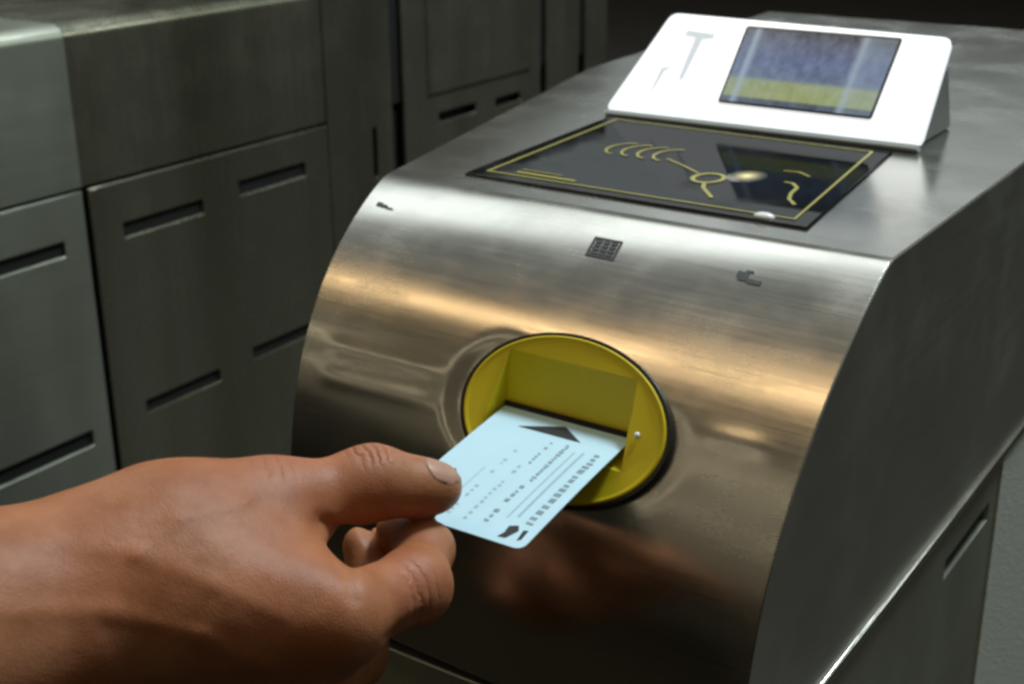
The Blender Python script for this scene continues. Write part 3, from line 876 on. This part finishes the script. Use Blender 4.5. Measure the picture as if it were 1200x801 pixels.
def skin_mat():
    m, nt, b = nodes('skin')
    L = nt.links.new
    tc = N(nt, 'ShaderNodeTexCoord')
    n1 = N(nt, 'ShaderNodeTexNoise', i_Scale=45.0, i_Detail=5.0, i_Roughness=0.6); L(tc.outputs['Object'], n1.inputs['Vector'])
    n2 = N(nt, 'ShaderNodeTexNoise', i_Scale=16.0, i_Detail=3.0); L(tc.outputs['Object'], n2.inputs['Vector'])
    r1 = N(nt, 'ShaderNodeValToRGB')
    r1.color_ramp.elements[0].position = 0.3; r1.color_ramp.elements[0].color = (0.31, 0.112, 0.040, 1)
    r1.color_ramp.elements[1].position = 0.72; r1.color_ramp.elements[1].color = (0.48, 0.222, 0.115, 1)
    L(n1.outputs['Fac'], r1.inputs[0])
    r2 = N(nt, 'ShaderNodeMix', data_type='RGBA', blend_type='MULTIPLY'); r2.inputs[0].default_value = 0.5
    r3 = N(nt, 'ShaderNodeValToRGB')
    r3.color_ramp.elements[0].position = 0.35; r3.color_ramp.elements[0].color = (1.0, 0.70, 0.56, 1)
    r3.color_ramp.elements[1].position = 0.65; r3.color_ramp.elements[1].color = (1, 1, 1, 1)
    L(n2.outputs['Fac'], r3.inputs[0]); L(r1.outputs[0], r2.inputs[6]); L(r3.outputs[0], r2.inputs[7])
    b.inputs['Roughness'].default_value = 0.5
    b.inputs['Specular IOR Level'].default_value = 0.35
    b.inputs['Subsurface Weight'].default_value = 0.35
    b.inputs['Subsurface Radius'].default_value = (1.0, 0.35, 0.18)
    b.inputs['Subsurface Scale'].default_value = 0.004
    v = N(nt, 'ShaderNodeTexVoronoi', i_Scale=1500.0); L(tc.outputs['Object'], v.inputs['Vector'])
    n3 = N(nt, 'ShaderNodeTexNoise', i_Scale=260.0, i_Detail=4.0); L(tc.outputs['Object'], n3.inputs['Vector'])
    ad = N(nt, 'ShaderNodeMath', operation='MULTIPLY_ADD'); ad.inputs[1].default_value = 0.4
    L(v.outputs['Distance'], ad.inputs[0]); L(n3.outputs['Fac'], ad.inputs[2])
    bp = N(nt, 'ShaderNodeBump'); bp.inputs['Strength'].default_value = 0.25; bp.inputs['Distance'].default_value = 0.0008
    L(ad.outputs[0], bp.inputs['Height'])
    # skin folds across the joints: bands of position along the finger, faded out around the joint
    total = None
    red = None
    for (p, ax, step, rad, amp) in FOLDS:
        sub = N(nt, 'ShaderNodeVectorMath', operation='SUBTRACT'); sub.inputs[1].default_value = tuple(p); L(tc.outputs['Object'], sub.inputs[0])
        dt = N(nt, 'ShaderNodeVectorMath', operation='DOT_PRODUCT'); dt.inputs[1].default_value = tuple(ax); L(sub.outputs[0], dt.inputs[0])
        wob = N(nt, 'ShaderNodeMath', operation='MULTIPLY_ADD'); wob.inputs[1].default_value = 0.004; L(n3.outputs['Fac'], wob.inputs[0]); L(dt.outputs['Value'], wob.inputs[2])
        sc = N(nt, 'ShaderNodeMath', operation='MULTIPLY'); sc.inputs[1].default_value = 6.2832 / step; L(wob.outputs[0], sc.inputs[0])
        sn = N(nt, 'ShaderNodeMath', operation='SINE'); L(sc.outputs[0], sn.inputs[0])
        ab = N(nt, 'ShaderNodeMath', operation='ABSOLUTE'); L(sn.outputs[0], ab.inputs[0])
        pw = N(nt, 'ShaderNodeMath', operation='POWER'); pw.inputs[1].default_value = 0.5; L(ab.outputs[0], pw.inputs[0])
        ln = N(nt, 'ShaderNodeVectorMath', operation='LENGTH'); L(sub.outputs[0], ln.inputs[0])
        mk = N(nt, 'ShaderNodeMapRange', interpolation_type='SMOOTHSTEP'); mk.inputs[1].default_value = rad; mk.inputs[2].default_value = rad * 0.35
        mk.inputs[3].default_value = 0.0; mk.inputs[4].default_value = amp; L(ln.outputs['Value'], mk.inputs[0])
        mk2 = N(nt, 'ShaderNodeMapRange', interpolation_type='SMOOTHSTEP'); mk2.inputs[1].default_value = rad * 1.5; mk2.inputs[2].default_value = rad * 0.3
        mk2.inputs[3].default_value = 0.0; mk2.inputs[4].default_value = 0.55; L(ln.outputs['Value'], mk2.inputs[0])
        if red is None: red = mk2
        else:
            rd = N(nt, 'ShaderNodeMath', operation='MAXIMUM'); L(red.outputs[0], rd.inputs[0]); L(mk2.outputs[0], rd.inputs[1]); red = rd
        iv_ = N(nt, 'ShaderNodeMath', operation='SUBTRACT'); iv_.inputs[1].default_value = 1.0; L(pw.outputs[0], iv_.inputs[0])
        ml = N(nt, 'ShaderNodeMath', operation='MULTIPLY'); L(iv_.outputs[0], ml.inputs[0]); L(mk.outputs[0], ml.inputs[1])
        if total is None: total = ml
        else:
            t2 = N(nt, 'ShaderNodeMath', operation='ADD'); L(total.outputs[0], t2.inputs[0]); L(ml.outputs[0], t2.inputs[1]); total = t2
    rm = N(nt, 'ShaderNodeMix', data_type='RGBA'); rm.inputs[7].default_value = (0.40, 0.150, 0.085, 1)
    L(red.outputs[0], rm.inputs[0]); L(r2.outputs[2], rm.inputs[6]); L(rm.outputs[2], b.inputs['Base Color'])
    b2 = N(nt, 'ShaderNodeBump'); b2.inputs['Strength'].default_value = 0.8; b2.inputs['Distance'].default_value = 0.0009
    L(total.outputs[0], b2.inputs['Height']); L(bp.outputs[0], b2.inputs['Normal']); L(b2.outputs[0], b.inputs['Normal'])
    return m
def unit(v): return v / np.linalg.norm(v)
FOLDS = [(J['tip_ip'][0] + CAM_U * 0.010 - CAM_F * 0.004, unit(J['tpad'][0] - J['tmcp'][0]), 0.0062, 0.011, 1.0),
         (J['ipip'][0] - CAM_F * 0.009, unit(J['ipip'][0] - J['imcp'][0]), 0.0066, 0.012, 0.8),
         (J['idip'][0] - CAM_F * 0.006, unit(J['idip'][0] - J['ipip'][0]), 0.006, 0.008, 0.6),
         (J['tmcp'][0] + CAM_U * 0.012 - CAM_F * 0.004, unit(J['tpad'][0] - J['tmcp'][0]), 0.0085, 0.014, 0.5)]
hv_, hf_ = build_hand()
hme = bpy.data.meshes.new('hand')
hme.from_pydata(hv_.tolist(), [], hf_.tolist())
hand = link('hand', hme, skin_mat(), None, 180)
tag(hand, 'bare right hand reaching in from the left, pinching the ticket between thumb and finger', 'hand')

# thumbnail, laid on the skin of the thumb
from mathutils.bvhtree import BVHTree
bvh = BVHTree.FromPolygons(hv_.tolist(), hf_.tolist())
tax = unit(J['tpad'][0] - J['tip_ip'][0])
tn = CAM_U * 0.80 - CAM_F * 0.55 + CAM_R * 0.25
tn = unit(tn - tax * (tn @ tax)); tb = np.cross(tax, tn)
nv, nf = [], []
na, nb = 11, 11
for i in range(na):
    q = i / (na - 1)
    s_ = -0.0068 + 0.0135 * q
    for j in range(nb):
        w_ = (j / (nb - 1) - 0.5) * 2
        wid = 0.0058 * (1 - 0.55 * max(0, (q - 0.6) / 0.4) ** 2 * abs(w_)) * (0.86 + 0.14 * min(1, q * 4))
        se = s_ + 0.0022 * (w_ * w_) * (1 if q < 0.3 else -1 if q > 0.7 else 0) * (abs(q - 0.5) * 2)
        org = J['tpad'][0] + tax * se + tb * (w_ * wid) + tn * 0.03
        hit = bvh.ray_cast(Vector(org), Vector(-tn))
        base_h = 0.03 - (hit[3] if hit[0] is not None else 0.022)
        floor_h = 0.0040 - 0.0022 * w_ * w_
        hh = max(base_h, floor_h) + 0.00018 * (1 - 0.8 * abs(w_) ** 3)
        nv.append(J['tpad'][0] + tax * se + tb * (w_ * wid) + tn * hh)
for i in range(na - 1):
    for j in range(nb - 1):
        nf.append((i*nb+j, i*nb+j+1, (i+1)*nb+j+1, (i+1)*nb+j))
M_nail = plain('nail', (0.46, 0.26, 0.18), 0.38, 0, 0.08, 200.0)
nail = obj('thumbnail', nv, nf, M_nail, hand, 180)
sol = nail.modifiers.new('thick', 'SOLIDIFY'); sol.thickness = 0.0006; sol.offset = -1
